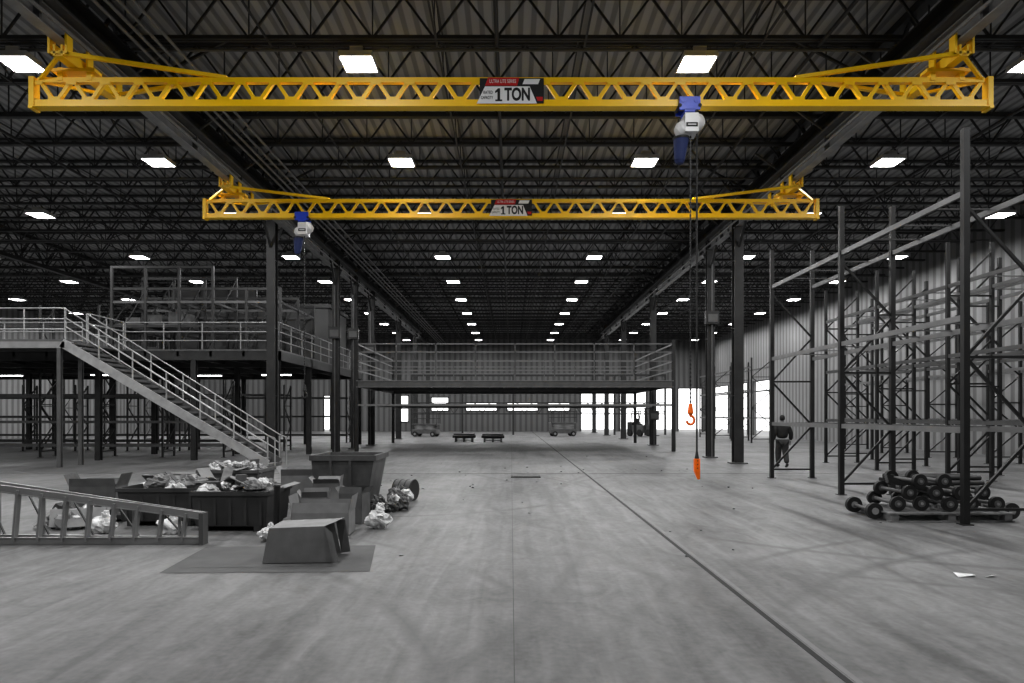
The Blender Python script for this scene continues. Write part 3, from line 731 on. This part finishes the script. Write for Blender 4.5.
b.box(-.4, .4, -1.15, -1.1, 2.3, 2.4, M_steel_d); b.box(-.45, .45, -1.25, -1.2, .15, .6, M_steel_d)
b.obj('forklift', loc=(10.9, 58, 0), rot=(0, 0, .5))

# ------------------------------------------------------------ man walking away
def skin(name, verts, edges, radii, mt, parent, sub=2, root=0):
    me = bpy.data.meshes.new(name); me.from_pydata(verts, edges, []); me.materials.append(mt)
    o = bpy.data.objects.new(name, me); scene.collection.objects.link(o); o.parent = parent
    sm = o.modifiers.new('skin', 'SKIN'); sm.use_smooth_shade = True
    for i, r in enumerate(radii):
        v = me.skin_vertices[0].data[i]; v.radius = r if isinstance(r, tuple) else (r, r); v.use_root = (i == root)
    s2 = o.modifiers.new('sub', 'SUBSURF'); s2.levels = sub; s2.render_levels = sub
    return o
M_jacket = mat('dark_jacket', .014, .85, 0, .3, 6, .2); M_jeans = mat('jeans', .03, .85, 0, .3, 8); M_skin = mat('skin', .22, .6, 0, .05); M_hair = mat('hair', .012, .8, 0, .2, 20)
M_boot = mat('boots', .015, .5)
man = empty('man_walking', (9.3, 23.4, 0), (0, 0, -.15))
vs = [(0,0,.98),(0,.01,1.18),(0,.02,1.36),(0,.0,1.49),(0,.015,1.55),
      (-.18,0,1.43),(-.27,-.05,1.16),(-.285,.05,.93),(.18,0,1.43),(.28,-.03,1.16),(.295,.09,.94)]
ed = [(0,1),(1,2),(2,3),(3,4),(2,5),(5,6),(6,7),(2,8),(8,9),(9,10)]
skin('jacket', vs, ed, [(.21,.165),(.21,.16),(.22,.165),(.10,.09),(.065,.065),.105,.085,.062,.105,.085,.062], M_jacket, man)
vs = [(0,0,.96),(-.095,.0,.88),(-.105,.13,.51),(-.10,.17,.12),(.095,0,.88),(.105,.02,.50),(.105,-.20,.16)]
ed = [(0,1),(1,2),(2,3),(0,4),(4,5),(5,6)]
skin('jeans', vs, ed, [(.17,.14),(.13,.135),.11,.085,(.13,.135),.11,.085], M_jeans, man)
skin('boot_1', [(-.10,.16,.13),(-.10,.16,.055),(-.10,.30,.045),(-.10,.39,.035)], [(0,1),(1,2),(2,3)], [.065,.052,.046,.034], M_boot, man)
skin('boot_2', [(.105,-.21,.17),(.105,-.22,.10),(.105,-.10,.05),(.105,-.02,.036)], [(0,1),(1,2),(2,3)], [.065,.052,.046,.034], M_boot, man)
b = MB(); b.blob((0, .03, 1.675), (.076, .095, .115), M_skin, 3, .03, 16, False); b.tube((0, .015, 1.5), (0, .02, 1.62), .055, M_skin, 14)
b.blob((0, .13, 1.665), (.014, .02, .026), M_skin, 1, 0, 8, False); b.blob((0, .118, 1.615), (.028, .01, .008), M_card2, 1, 0, 6, False)
for s in (-1, 1):
    b.blob((s*.078, .02, 1.665), (.012, .02, .032), M_skin, 2, 0, 8, False); b.blob((s*.03, .112, 1.69), (.012, .008, .008), M_signw, 2, 0, 6, False); b.blob((s*.03, .118, 1.69), (.005, .004, .005), M_signb, 2, 0, 6, False)
b.obj('head', man)
b = MB(); b.blob((0, .010, 1.70), (.088, .100, .110), M_hair, 6, .06, 16, False); b.obj('hair', man)
for s, wx, wy, wz in ((-1, -.285, .05, .93), (1, .295, .09, .94)):
    vs = [(0,0,0),(0,.01,-.045),(0,.02,-.085)]; ed = [(0,1),(1,2)]; rd = [.024,(.02,.034),(.016,.036)]
    for i, (fy, l) in enumerate(((-.018,.07),(0,.08),(.018,.075),(.034,.06))):
        k = len(vs); vs += [(0,.02+fy*.9,-.09),(-s*.004,.025+fy,-.09-l*.5),(-s*.02,.035+fy,-.09-l*.95)]; ed += [(2,k),(k,k+1),(k+1,k+2)]; rd += [.010,.009,.007]
    k = len(vs); vs += [(-s*.01,.045,-.05),(-s*.02,.065,-.085),(-s*.025,.07,-.11)]; ed += [(1,k),(k,k+1),(k+1,k+2)]; rd += [.012,.010,.008]
    h = skin('hand_%d' % (1 if s < 0 else 2), vs, ed, rd, M_skin, man, 1, 0); h.location = (wx, wy+.02, wz-.02)
